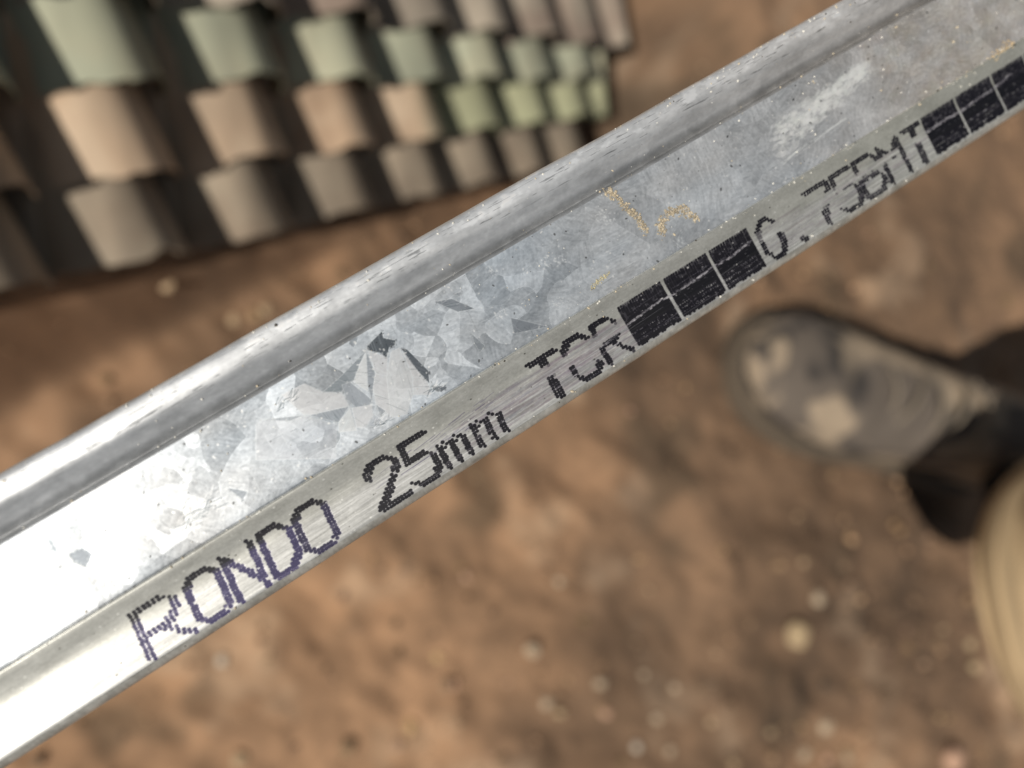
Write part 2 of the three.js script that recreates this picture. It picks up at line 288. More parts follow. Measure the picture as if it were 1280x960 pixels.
// --- flat web: zinc spangle
const FV0 = -6.4, FV1 = 4.1;
const SP = [[205, [[-30.37, -3.83], [-29.52, -3.8], [-25.69, -1.93], [-23.26, 0.62], [-25.32, 3.68], [-32.33, -0.6]]], [222, [[-26.52, -5.09], [-23.89, -4.91], [-22.65, -3.03], [-21.04, -2.05], [-21.15, -0.36], [-25.22, -1.74], [-25.74, -2.17]]], [66, [[-16.11, -4.96], [-13.91, -5.53], [-14.13, -4.83], [-13.12, -3.93], [-13.48, -3.51], [-14.15, -3.6], [-14.94, -2.82], [-15.34, -3.68], [-16.27, -4.54]]], [140, [[-22.67, -3.15], [-20.08, -3.63], [-16.42, -4.63], [-17.8, -3.7], [-19.09, -2.41], [-20.09, -2.6], [-21.11, -2.09]]], [236, [[-17.8, -3.7], [-16.55, -4.4], [-18.61, -0.67], [-19.4, -2.4]]], [158, [[-20.62, -2.72], [-19.7, -2.58], [-18.7, 0.32], [-19.29, 0.79], [-20.58, 0.2], [-21.0, -1.1]]], [150, [[-16.46, -4.55], [-16.92, -1.93], [-18.79, 0.47], [-18.25, -1.28]]], [208, [[-16.31, -4.46], [-14.86, -2.77], [-16.0, -1.06], [-16.85, -1.89]]], [224, [[-14.28, -3.05], [-13.23, -3.06], [-13.6, 0.49], [-14.63, 2.19], [-16.28, 3.7], [-17.99, 3.06], [-16.05, -0.99]]], [212, [[-16.92, -1.93], [-16.05, -0.99], [-17.89, 2.91], [-18.6, 1.01], [-17.98, -0.7]]], [82, [[-13.02, -2.72], [-12.55, -2.45], [-11.75, 0.76], [-12.34, 2.1], [-12.71, 0.6], [-12.93, -0.79]]], [222, [[-13.11, -2.57], [-12.5, 2.0], [-12.84, 3.28], [-14.55, 2.23], [-13.6, 0.49]]], [160, [[-25.22, -1.74], [-21.15, -0.36], [-23.02, 0.56]]], [236, [[-23.02, 0.56], [-21.17, -0.16], [-21.86, 2.32], [-23.57, 1.46]]], [228, [[-21.02, -0.07], [-18.98, 0.77], [-19.55, 1.88], [-20.94, 2.48], [-21.68, 2.02]]], [150, [[-18.6, 1.01], [-18.07, 2.17], [-18.8, 2.35]]], [192, [[-19.31, 1.83], [-18.66, 3.49], [-20.79, 2.58]]], [165, [[-29.49, -3.85], [-25.64, -2.02], [-27.24, -2.28]]], [132, [[-7.23, -5.45], [-5.28, -4.72], [-3.58, -2.45], [-5.45, -3.14]]], [150, [[-4.79, -5.09], [-3.88, -4.83], [-4.37, -4.46]]], [134, [[-0.46, 0.53], [2.84, 3.64], [-1.1, 2.27]]], [142, [[-5.34, -0.21], [-4.75, 1.72], [-5.66, 2.1], [-5.61, 0.68]]], [100, [[-12.28, 2.45], [-10.79, 3.48], [-11.66, 3.61], [-12.32, 2.95]]], [150, [[-36.27, 0.29], [-34.77, 1.78], [-35.57, 2.3]]], [110, [[-53.15, -4.71], [-52.71, -4.25], [-52.98, -2.62], [-53.18, -3.25]]], [100, [[-52.2, -2.25], [-50.81, -2.13], [-50.34, -0.98], [-51.58, -0.15], [-52.22, -1.26]]]];
const zinc = (k, blue = 0) => `rgb(${Math.round(clamp(k - blue, 0, 255))},${Math.round(clamp(k, 0, 255))},${Math.round(clamp(k + blue * 1.1, 0, 255))})`;
const FH = 256, BASE = 196;
function faceCanvases() {
  const col = canvas(FH), c = col.getContext('2d'), rgh = canvas(FH), q = rgh.getContext('2d');
  // large faint crystals (nearest of scattered seeds), clouds and stains
  const seeds = []; for (let i = 0; i < 150; i++) seeds.push([(i < 62 ? rr(-50, 12) : rr(-2, UL + 2) + U0), rr(FV0 - 2, FV1 + 2), rr(-1, 1), rr(0, Math.PI), rr(0.6, 1.4)]);
  const im = c.createImageData(TW, FH), ir = q.createImageData(TW, FH);
  for (let y = 0; y < FH; y++) for (let x = 0; x < TW; x++) {
    const u = U0 + x / px, v = lerp(FV0, FV1, y / FH), wu = u + 0.5 * (fbm(u * 0.5, v * 0.5, 3, 3) - 0.5), wv = v + 0.5 * (fbm(u * 0.5 + 40, v * 0.5, 3, 5) - 0.5);
    let b = 1e9, b2 = 1e9, s = null; for (const e of seeds) { const cs = Math.cos(e[3]), sn = Math.sin(e[3]), dx = wu - e[0], dy = wv - e[1], d = ((dx * cs + dy * sn) ** 2 + (dy * cs - dx * sn) ** 2 * 4.5) * e[4]; if (d < b) { b2 = b; b = d; s = e; } else if (d < b2) b2 = d; }
    const rim = step(0.22, 0.0, Math.sqrt(b2) - Math.sqrt(b));
    const gr = fbm((wu * Math.cos(s[3]) + wv * Math.sin(s[3])) * 4.5, (wv * Math.cos(s[3]) - wu * Math.sin(s[3])) * 0.7, 3, 11);
    const cloud = fbm(u * 0.22, v * 0.35, 4, 21), fine = fbm(u * 3.2, v * 4.2, 4, 31), sharp = step(-6, 18, u);
    const k = BASE + s[2] * lerp(24, 9, sharp) + rim * lerp(10, 3, sharp) + (gr - 0.5) * 34 + (cloud - 0.5) * 52 + (fine - 0.5) * 34;
    const blue = 3 + 6 * (fbm(u * 0.15 + 5, v * 0.3, 3, 41) - 0.4) - 7 * step(35, 70, u) + 3.5 * step(-45, -25, u) * step(20, 0, u);
    const o = (y * TW + x) * 4;
    im.data[o] = clamp(k - blue, 0, 255); im.data[o + 1] = clamp(k, 0, 255); im.data[o + 2] = clamp(k + blue, 0, 255); im.data[o + 3] = 255;
    const g = 128 + s[2] * 26 * (1 - sharp * 0.6) + (fine - 0.5) * 60 + (cloud - 0.5) * 40; ir.data[o] = ir.data[o + 1] = ir.data[o + 2] = clamp(g, 0, 255); ir.data[o + 3] = 255;
  }
  c.putImageData(im, 0, 0); q.putImageData(ir, 0, 0);
  for (const k of [c, q]) { k.setTransform(px, 0, 0, FH / (FV1 - FV0), -U0 * px, -FV0 * FH / (FV1 - FV0)); k.lineJoin = 'round'; }
  for (const [g, P] of SP) {
    const path = (k) => { k.beginPath(); P.forEach(([u, v], i) => (i ? k.lineTo(u, v) : k.moveTo(u, v))); k.closePath(); };
    const cu = P.reduce((t, p) => t + p[0], 0) / P.length, cv = P.reduce((t, p) => t + p[1], 0) / P.length, ang = rr(0, Math.PI);
    const lightP = g > 200, K = lightP ? 206 + (g - 206) * 0.5 : g * 1.04;
    c.save(); path(c); c.globalAlpha = g === 205 ? 0.3 : lightP ? 0.6 : 0.74; c.fillStyle = zinc(K, lightP ? 1 : 7); c.fill(); c.clip();
    c.globalAlpha = 1;
    for (let i = 0; i < (g < 170 ? 90 : 46); i++) { // fine growth lines within one crystal
      const t = rr(-4, 4), l = rr(0.5, 2.6), du = Math.cos(ang), dv = Math.sin(ang), s = rr(-2.5, 2.5), cu2 = cu - dv * t + du * s, cv2 = cv + du * t + dv * s;
      c.strokeStyle = rnd() < 0.5 ? `rgba(225,235,240,${rr(0.05, g < 110 ? 0.36 : 0.28)})` : `rgba(40,52,58,${rr(0.05, g < 110 ? 0.4 : 0.18)})`; c.lineWidth = rr(0.03, 0.11);
      c.beginPath(); c.moveTo(cu2 - du * l / 2, cv2 - dv * l / 2); c.lineTo(cu2 + du * l / 2, cv2 + dv * l / 2); c.stroke();
    }
    c.restore();
    c.lineWidth = 0.06; c.strokeStyle = 'rgba(240,246,248,0.4)'; path(c); c.stroke();
    for (let i = 0; i < P.length; i++) { const a = P[i], b = P[(i + 1) % P.length]; for (let m = 0; m < 9; m++) { const t = rnd(), x = lerp(a[0], b[0], t), y = lerp(a[1], b[1], t); c.fillStyle = rnd() < 0.5 ? zinc(K, 5) : zinc(208, 3); c.globalAlpha = 0.5; c.beginPath(); c.moveTo(x + rr(-0.2, 0.2), y + rr(-0.2, 0.2)); c.lineTo(x + rr(-0.35, 0.35), y + rr(-0.2, 0.2)); c.lineTo(x + rr(-0.15, 0.15), y + rr(-0.3, 0.3)); c.fill(); } } c.globalAlpha = 1;
    q.globalAlpha = 0.8; q.fillStyle = zinc(lightP ? 150 : g < 110 ? 40 : 95); path(q); q.fill(); q.globalAlpha = 1;
  }
  // hatched feathers
  for (const [p, r] of [[[-26.6, -4.2], 1], [[-39.5, 0.9], 1.7], [[-41.5, 1.5], 1.2], [[-19.3, 2.9], 0.8], [[-12.4, 2.9], 0.9]]) for (let i = 0; i < 30; i++) {
    const a = rr(-0.9, 0.3), s = rr(-1.3, 1.3) * r, t = rr(-0.5, 0.5) * r; c.strokeStyle = rnd() < 0.55 ? 'rgba(60,72,80,0.4)' : 'rgba(255,255,255,0.5)'; c.lineWidth = rr(0.03, 0.09);
    c.beginPath(); c.moveTo(p[0] + s, p[1] + t); c.lineTo(p[0] + s + Math.cos(a) * 0.9 * r, p[1] + t + Math.sin(a) * 0.9 * r); c.stroke();
  }
  // matt white zinc bloom towards the far end
  for (let i = 0; i < 760; i++) {
    const t = rnd(), u = lerp(41, 57.5, t) + rr(-1, 1), v = lerp(-1.2, -3.3, t) + (rr(-1, 1) + rr(-1, 1)) * lerp(1.35, 0.6, t), r = rr(0.1, 0.75) * (0.4 + 0.6 * rnd());
    c.fillStyle = `rgba(252,253,250,${rr(0.10, 0.40)})`; q.fillStyle = `rgba(235,235,235,${rr(0.05, 0.2)})`;
    for (const k of [c, q]) { k.beginPath(); k.ellipse(u, v, r * 1.3, r * 0.55, rr(-0.6, 0.4), 0, 7); k.fill(); }
  }
  for (let i = 0; i < 26; i++) { c.strokeStyle = `rgba(250,252,250,${rr(0.1, 0.5)})`; c.lineWidth = rr(0.05, 0.18); const u = rr(40, 52), v = 1.6 - (u - 40) * 0.09 + rr(-0.25, 0.25); c.beginPath(); c.moveTo(u, v); c.lineTo(u + rr(1, 4), v - rr(0.05, 0.3)); c.stroke(); }
  // scuffs, scratches and specks
  for (let i = 0; i < 420; i++) {
    const u = rr(U0, U0 + UL), v = rr(FV0, FV1), a = rnd() < 0.6 ? rr(0.9, 1.7) : rr(-0.25, 0.15), l = Math.pow(rnd(), 3) * 3.2 + 0.15;
    c.strokeStyle = rnd() < 0.68 ? `rgba(245,248,250,${rr(0.06, 0.4)})` : `rgba(70,76,80,${rr(0.05, 0.25)})`; c.lineWidth = rr(0.03, 0.09);
    c.beginPath(); c.moveTo(u, v); c.lineTo(u + Math.cos(a) * l, v + Math.sin(a) * l); c.stroke();
  }
  for (let i = 0; i < 700; i++) { const u = rr(U0, U0 + UL), v = rr(FV0, FV1), dark = rnd() < 0.15, r = rr(0.03, 0.12); c.fillStyle = dark ? 'rgba(50,50,50,0.6)' : `rgba(250,250,248,${rr(0.2, 0.8)})`; c.beginPath(); c.ellipse(u, v, r * rr(1, 2), r, rr(0, 3), 0, 7); c.fill(); }
  for (const [u0, v0] of [[-1.2, -0.4], [0.3, -5.2], [15.2, -4.2], [16.0, -3.6], [6.5, -2.8], [8.0, -2.2], [5.5, 1.9], [22.4, 3.2]]) for (let i = 0; i < 26; i++) { c.fillStyle = `rgba(248,250,250,${rr(0.15, 0.6)})`; c.beginPath(); c.ellipse(u0 + rr(-0.7, 0.7), v0 + rr(-0.6, 0.6), rr(0.04, 0.2), rr(0.03, 0.09), rr(0.6, 1.6), 0, 7); c.fill(); }
  // brownish dust film at the far end
  for (let i = 0; i < 300; i++) { const u = rr(58, 88), v = rr(FV0, FV1); c.fillStyle = `rgba(170,150,120,${rr(0.01, 0.05)})`; c.beginPath(); c.ellipse(u, v, rr(0.4, 2.4), rr(0.3, 1.2), rr(-1, 1), 0, 7); c.fill(); }
  return [col, rgh];
}
// --- printed strip
const PV0 = 4.1, PV1 = 11.8, PH = 256;
const GLYPH = { // strokes on a grid 10 wide and 15 high
  R: [[[0, 15], [0, 0], [6, 0], [8, 2], [8, 5], [6, 7.5], [1.5, 8]], [[4, 8], [9, 15]]], O: [[[2, 0], [7, 0], [9, 2.4], [9, 12.6], [7, 15], [2, 15], [0, 12.6], [0, 2.4], [2, 0]]], N: [[[0, 15], [0, 0], [8.6, 13], [8.6, 0]], [[8.6, 13], [8.6, 15]]],
  D: [[[0, 0], [0, 15], [5.6, 15], [8.6, 11.6], [8.6, 3.4], [5.6, 0], [0, 0]]], 2: [[[0, 4], [0, 2.4], [2.4, 0], [6.6, 0], [9, 2.6], [8.4, 5.4], [0, 14.6], [9, 14.6]]], 5: [[[9, 0], [0.6, 0], [0.6, 6.4], [2.5, 6], [6.4, 5.6], [9, 8], [9, 12.4], [7, 15], [2.4, 15], [0, 13]]],
  m: [[[0, 15], [0, 7]], [[0, 8.6], [2, 7], [4, 8.6], [4.2, 15]], [[4.2, 8.6], [6, 7], [8, 8.6], [8.4, 15]]], T: [[[0, 0], [9, 0]], [[4.5, 0], [4.5, 15]]], C: [[[9, 3], [7, 0], [2.4, 0], [0, 2.6], [0, 12.4], [2.4, 15], [7, 15], [9, 12]]],
  0: [[[2.6, 0], [6, 0], [8.4, 3.4], [8.4, 11.6], [6, 15], [2.6, 15], [0.2, 11.6], [0.2, 3.4], [2.6, 0]]], '.': [[[4, 14.4], [5, 14.4]]], 7: [[[0, 0], [9, 0], [8.4, 4], [4.6, 9], [4, 15]]], B: [[[0, 0], [0, 15], [6.6, 15], [9, 12.6], [9, 10], [6.6, 7.4], [0, 7.4]], [[6.6, 7.4], [8.6, 5], [8.6, 2], [6.4, 0], [0, 0]]],
  M: [[[0, 15], [0, 0], [4.5, 6], [9, 0], [9, 15]]],
};
const TEXT = [['R', -51.0, 5.2], ['O', -45.2, 3.8], ['N', -40.8, 3.55], ['D', -36.5, 3.5], ['O', -32.5, 3.9], ['2', -23.6, 3.9], ['5', -19.3, 3.8], ['m', -15.0, 3.7], ['m', -10.6, 4.1], ['T', -1.6, 4.1], ['C', 3.0, 3.8], ['R', 7.4, 3.6], ['0', 32.7, 3.4], ['.', 36.5, 4.0], ['7', 41.0, 4.1], ['5', 45.2, 3.9], ['B', 49.5, 4.0], ['M', 53.9, 3.7], ['T', 58.4, 3.5]];
const BLOCKS = [[11.6, 18.1], [18.6, 25.2], [25.65, 31.75], [62.1, 68.2], [68.6, 75.2], [75.6, 81.7], [82.1, 87.6]];
function stripCanvases() {
  const col = canvas(PH), c = col.getContext('2d'), ink = canvas(PH), k = ink.getContext('2d');
  const im = c.createImageData(TW, PH);
  for (let y = 0; y < PH; y++) for (let x = 0; x < TW; x++) {
    const u = U0 + x / px, v = lerp(PV0, PV1, y / PH), band = step(7.2, 8.6, v);
    const st = fbm(u * 0.10 + 3 * noise(u * 0.05, 3, 8), v * 6.5, 4, 51), sf = fbm(u * 0.6, v * 16, 3, 61), cl = fbm(u * 0.3, v * 0.8, 4, 71), fi = fbm(u * 4, v * 6, 3, 81);
    let g = 190 + (cl - 0.5) * 40 + (fi - 0.5) * 26 + band * (6 + (st - 0.5) * 58 + (sf - 0.5) * 34) - (1 - band) * 6;
    const far = step(20, 60, u);
    const o = (y * TW + x) * 4; im.data[o] = clamp(g + 1, 0, 255); im.data[o + 1] = clamp(g + 1, 0, 255); im.data[o + 2] = clamp(g - 2 - 3 * (1 - band) - 3 * far, 0, 255); im.data[o + 3] = 255;
  }
  c.putImageData(im, 0, 0); k.fillStyle = '#000'; k.fillRect(0, 0, TW, PH);
  for (const q of [c, k]) { q.setTransform(px, 0, 0, PH / (PV1 - PV0), -U0 * px, -PV0 * PH / (PV1 - PV0)); q.lineCap = 'round'; }
  // smeared ink: a purple grey veil rubbed along the strip
  for (let i = 0; i < 900; i++) {
    const u = rnd() < 0.72 ? rr(-13, 12) : rr(32, 62), v = rr(7.3, 11.2), l = rr(0.6, 5); if (u < -10 && rnd() < 0.6) continue;
    c.strokeStyle = `rgba(${96 + rr(0, 30) | 0},${86 + rr(0, 25) | 0},${100 + rr(0, 25) | 0},${rr(0.03, 0.13)})`; c.lineWidth = rr(0.06, 0.3); c.beginPath(); c.moveTo(u, v); c.lineTo(u + l, v - l * rr(-0.01, 0.05)); c.stroke();
  }
  for (let i = 0; i < 60; i++) { const u = rr(-24, -8), v = 8.2 + rr(-0.9, 0.9) - (u + 16) * 0.05; c.strokeStyle = `rgba(60,52,92,${rr(0.08, 0.4)})`; c.lineWidth = rr(0.03, 0.1); c.beginPath(); c.moveTo(u, v); c.lineTo(u + rr(0.6, 3), v - rr(0.05, 0.25)); c.stroke(); }
  // how much ink survives at a place
  const keep = (u, v) => {
    let w = 1;
    if (u > -3 && u < 11.4) w *= 1 - step(7.5, 7.9, v + 0.3 * noise(u * 2, v, 5)) * step(9.1, 8.7, v + 0.4 * (noise(u * 2, v * 2, 6) - 0.5));
    if (u > 35.8 && u < 62) w *= 1 - step(7.8, 8.05, v + 0.25 * noise(u * 2, v, 5)) * (u > 56.6 && u < 58 ? 0 : 1) * step(u < 44.5 ? 9.4 : 8.8, u < 44.5 ? 9.0 : 8.45, v + 0.3 * (noise(u * 2, v * 2, 6) - 0.5));
    if (u > 32 && u < 35.9) w *= 1 - step(7.2, 7.5, v) * step(8.9, 8.5, v) * (u > 34 ? 1 : 0.5);
    return w;
  };
  const dot = (u, v, r, a, left) => {
    const p = left > 0 ? `rgba(${lerp(6, 52, left) | 0},${lerp(5, 45, left) | 0},${lerp(14, 104, left) | 0},${a})` : `rgba(5,3,12,${a})`;
    c.fillStyle = p; c.beginPath(); c.ellipse(u, v, r, r * 0.92, 0, 0, 7); c.fill(); k.fillStyle = `rgba(255,255,255,${a})`; k.beginPath(); k.ellipse(u, v, r, r, 0, 0, 7); k.fill();
  };
  const segd = (x, y, a, b) => { const dx = b[0] - a[0], dy = b[1] - a[1], t = clamp(((x - a[0]) * dx + (y - a[1]) * dy) / (dx * dx + dy * dy + 1e-9)); return Math.hypot(x - a[0] - dx * t, y - a[1] - dy * t); };
  for (const [ch, u0, w] of TEXT) {
    const skew = lerp(-0.16, 0.0, step(-50, 20, u0)), left = 0.72 * step(-22, -40, u0);
    for (let row = 0; row <= 16; row++) for (let cl = 0; cl <= 10; cl++) {
      let d = 9; for (const s of GLYPH[ch]) for (let i = 1; i < s.length; i++) d = Math.min(d, segd(cl - 0.1, row - 0.1, s[i - 1], s[i]), segd(cl - 1, row - 1, s[i - 1], s[i]));
      if (d > (ch === 'm' ? 0.55 : 0.62)) continue;
      const fade = hash(Math.round(u0 * 10), row, 7), rowJ = (hash(Math.round(u0 * 10) + 3, row, 9) - 0.5) * 0.12;
      const v = 6.25 + row * 0.335, u = u0 + (cl / 10) * w + (v - 6.2) * skew + rowJ + rr(-0.03, 0.03), kp = keep(u, v);
      if (kp < 0.35 || (rnd() > 0.99)) continue;
      const worn = v > 7.4 && fade < 0.12 ? 0.75 : 1;
      dot(u, v + rr(-0.03, 0.03), rr(0.205, 0.25) * (u0 > 30 ? 0.9 : 1), clamp(0.98 * worn * kp * lerp(1, 0.88, left)), left * step(6.9, 7.6, v));
    }
  }
  for (const [a, b] of BLOCKS) {
    const n = Math.round((b - a) / 0.37), far = a > 60;
    for (let i = 0; i <= n; i++) for (let row = 0; row <= 30; row++) {
      const v = 6.2 + row * 0.176, u = lerp(a + 0.17, b - 0.17, i / n) + (v - 6.2) * 0.03 + (hash(i, 3, 5) - 0.5) * 0.06;
      const bow = (v - 7.0) * 0; let al = 0.96;
      if (v < 8.2 && noise(u * 3, v * 6, 12) > (far ? 0.55 : 0.66)) al = 0.55;
      if (v > 9.4 && row % 3 === 0 && hash(i, row, Math.round(a)) > 0.55) continue;
      const r = v < 6.45 ? 0.17 : 0.205; dot(u + bow, v, r, al, 0);
    }
    c.fillStyle = 'rgba(6,5,10,0.96)'; k.fillStyle = 'rgba(255,255,255,0.9)';
    for (const q of [c, k]) { q.save(); q.transform(1, 0, 0.03, 1, -0.03 * 6.2, 0); q.fillRect(a + 0.1, 8.3, b - a - 0.2, 1.3); q.restore(); }
    for (let i = 0; i <= n; i++) if (hash(i, 8, Math.round(a * 3)) > 0.35) { const u = lerp(a, b, (i + 0.5) / n); c.strokeStyle = `rgba(150,150,150,${rr(0.1, 0.4)})`; c.lineWidth = 0.07; c.beginPath(); c.moveTo(u, 6.1); c.lineTo(u + 0.03, rr(6.6, 7.9)); c.stroke(); }
    for (let i = 0; i < 30; i++) { const u = rr(a, b), v = rr(6.4, 11.3); c.fillStyle = `rgba(190,188,190,${rr(0.15, 0.5)})`; c.beginPath(); c.ellipse(u, v, rr(0.04, 0.25), rr(0.02, 0.06), 0, 0, 7); c.fill(); }
    // dotted bare rows low in the block
    for (const row of [9.75, 10.3, 10.85]) for (let u = a + 0.2; u < b - 0.2; u += 0.37) if (noise(u * 0.5, row * 3, 55) > 0.45) { c.fillStyle = `rgba(190,190,190,${rr(0.1, 0.6)})`; c.beginPath(); c.ellipse(u, row + rr(-0.06, 0.06), 0.10, 0.07, 0, 0, 7); c.fill(); }
  }
  // scratches scraped through the print
  const scratch = (p, n, w, al) => { for (let j = 0; j < n; j++) { const dv = rr(-0.12, 0.12); for (let i = 1; i < p.length; i++) for (let m = 0; m < 14; m++) {
      if (rnd() < 0.32) continue; const t = m / 14, e = t + rr(0.03, 0.11), f = (t2) => [lerp(p[i - 1][0], p[i][0], t2), lerp(p[i - 1][1], p[i][1], t2) + dv + rr(-0.06, 0.06)];
      c.strokeStyle = `rgba(172,170,174,${rr(0.1, al)})`; c.lineWidth = rr(w * 0.2, w * 0.9); c.beginPath(); c.moveTo(...f(t)); c.lineTo(...f(e)); c.stroke(); } } };
  scratch([[11.6, 8.5], [14, 8.35], [17, 8.1], [19, 8.3], [22, 8.25], [25, 8.05], [28, 8.2], [31.8, 7.75]], 5, 0.2, 0.65);
  scratch([[62, 8.1], [66, 8.05], [68.5, 8.2], [72, 8.0], [75.2, 7.95], [79, 7.5]], 5, 0.22, 0.6);
  scratch([[20.1, 8.6], [20.6, 10.2], [20.7, 11]], 1, 0.08, 0.5); scratch([[25.5, 9.6], [27.5, 9.9]], 1, 0.08, 0.6);
  scratch([[32.4, 9.9], [38, 9.6], [47, 9.5], [50, 9.45]], 3, 0.12, 0.9); scratch([[-3, 10.5], [4, 10.2], [11, 9.6]], 4, 0.12, 0.8); scratch([[3, 9.5], [12, 8.7]], 3, 0.1, 0.8);
  for (let i = 0; i < 240; i++) { const u = rr(U0, U0 + UL), v = rr(7.2, 11.8), l = rr(0.5, 7); c.strokeStyle = rnd() < 0.7 ? `rgba(240,240,242,${rr(0.04, 0.3)})` : `rgba(70,70,72,${rr(0.04, 0.2)})`; c.lineWidth = rr(0.03, 0.08); c.beginPath(); c.moveTo(u, v); c.lineTo(u + l, v - l * rr(0, 0.03)); c.stroke(); }
  for (let i = 0; i < 420; i++) { const u = rr(U0, U0 + UL), v = rr(PV0, PV1), r = rr(0.03, 0.1); c.fillStyle = rnd() < 0.85 ? `rgba(246,246,240,${rr(0.2, 0.8)})` : 'rgba(50,48,44,0.6)'; c.beginPath(); c.ellipse(u, v, r * 1.3, r, 0, 0, 7); c.fill(); }
  return [col, ink];
}
// --- profiles: [v mm, height mm] from the top edge to the bottom edge
const P_RIB = [[-12.05, -6.5], [-12.3, -5.0], [-12.40, -3.0], [-12.42, -1.4], [-12.40, -0.5], [-12.34, 0.05], [-12.22, 0.42], [-12.02, 0.64], [-11.7, 0.76], [-11.3, 0.83], [-10.9, 0.87], [-10.4, 0.89], [-9.95, 0.85], [-9.62, 0.74], [-9.3, 0.55], [-8.95, 0.30], [-8.5, 0.0], [-8.0, -0.28], [-7.55, -0.50], [-7.2, -0.70], [-7.02, -0.86], [-6.88, -0.86], [-6.76, -0.30], [-6.62, -0.06], [-6.4, 0]];
const P_FACE = [[-6.4, 0], [-5.5, 0.01], [-4, 0.02], [-2, 0.03], [0, 0.03], [2, 0.02], [3.4, 0.0], [3.85, -0.01], [4.0, -0.06], [4.1, -0.17]];
const P_STRIP = [[4.1, -0.17], [4.22, -0.06], [4.38, -0.04], [4.8, -0.13], [5.6, -0.33], [6.3, -0.48], [6.8, -0.56], [7.3, -0.60], [8.0, -0.60], [9.0, -0.60], [9.35, -0.62], [9.6, -0.60], [10.4, -0.60], [10.9, -0.60], [11.15, -0.62], [11.4, -0.60], [11.65, -0.62], [11.8, -0.65]];
const P_EDGE = [[11.8, -0.65], [12.0, -0.72], [12.25, -0.86], [12.5, -1.06], [12.7, -1.34], [12.82, -1.7], [12.84, -2.4], [12.7, -4], [12.4, -6.5]];
const L0 = -150, L1 = 480, NU = 316;
function sweep(P, v0, v1, bumpy = 0, arc = false) {
  const lens = [0]; for (let i = 1; i < P.length; i++) lens.push(lens[i - 1] + Math.hypot(P[i][0] - P[i - 1][0], P[i][1] - P[i - 1][1]));
  const pos = [], uv = [], ix = [], n = P.length;
  for (let i = 0; i <= NU; i++) {
    const u = lerp(L0, L1, i / NU);
    for (let j = 0; j < n; j++) {
      const [v, t] = P[j], b = bumpy ? bumpy * (fbm(u * 0.09, 4 + v * 0.06, 3, 91) - 0.5) * (v < -9 || v > 11.5 ? 1 : 0) : 0, wob = 0.10 * (noise(u * 0.03, 2, 95) - 0.5);
      pos.push(u / 1000, -(v + wob - (v < 0 ? b : -b)) / 1000, (t + b * 0.6) / 1000);
      uv.push((u - U0) / UL, arc ? 1 - lens[j] / lens[n - 1] : 1 - (v - v0) / (v1 - v0));
    }
  }
  for (let i = 0; i < NU; i++) for (let j = 0; j < n - 1; j++) { const a = i * n + j, b = a + 1, c = a + n, d = c + 1; ix.push(a, b, d, a, d, c); }
  const g = new THREE.BufferGeometry(); g.setAttribute('position', new THREE.Float32BufferAttribute(pos, 3)); g.setAttribute('uv', new THREE.Float32BufferAttribute(uv, 2)); g.setIndex(ix); g.computeVertexNormals(); return g;
}
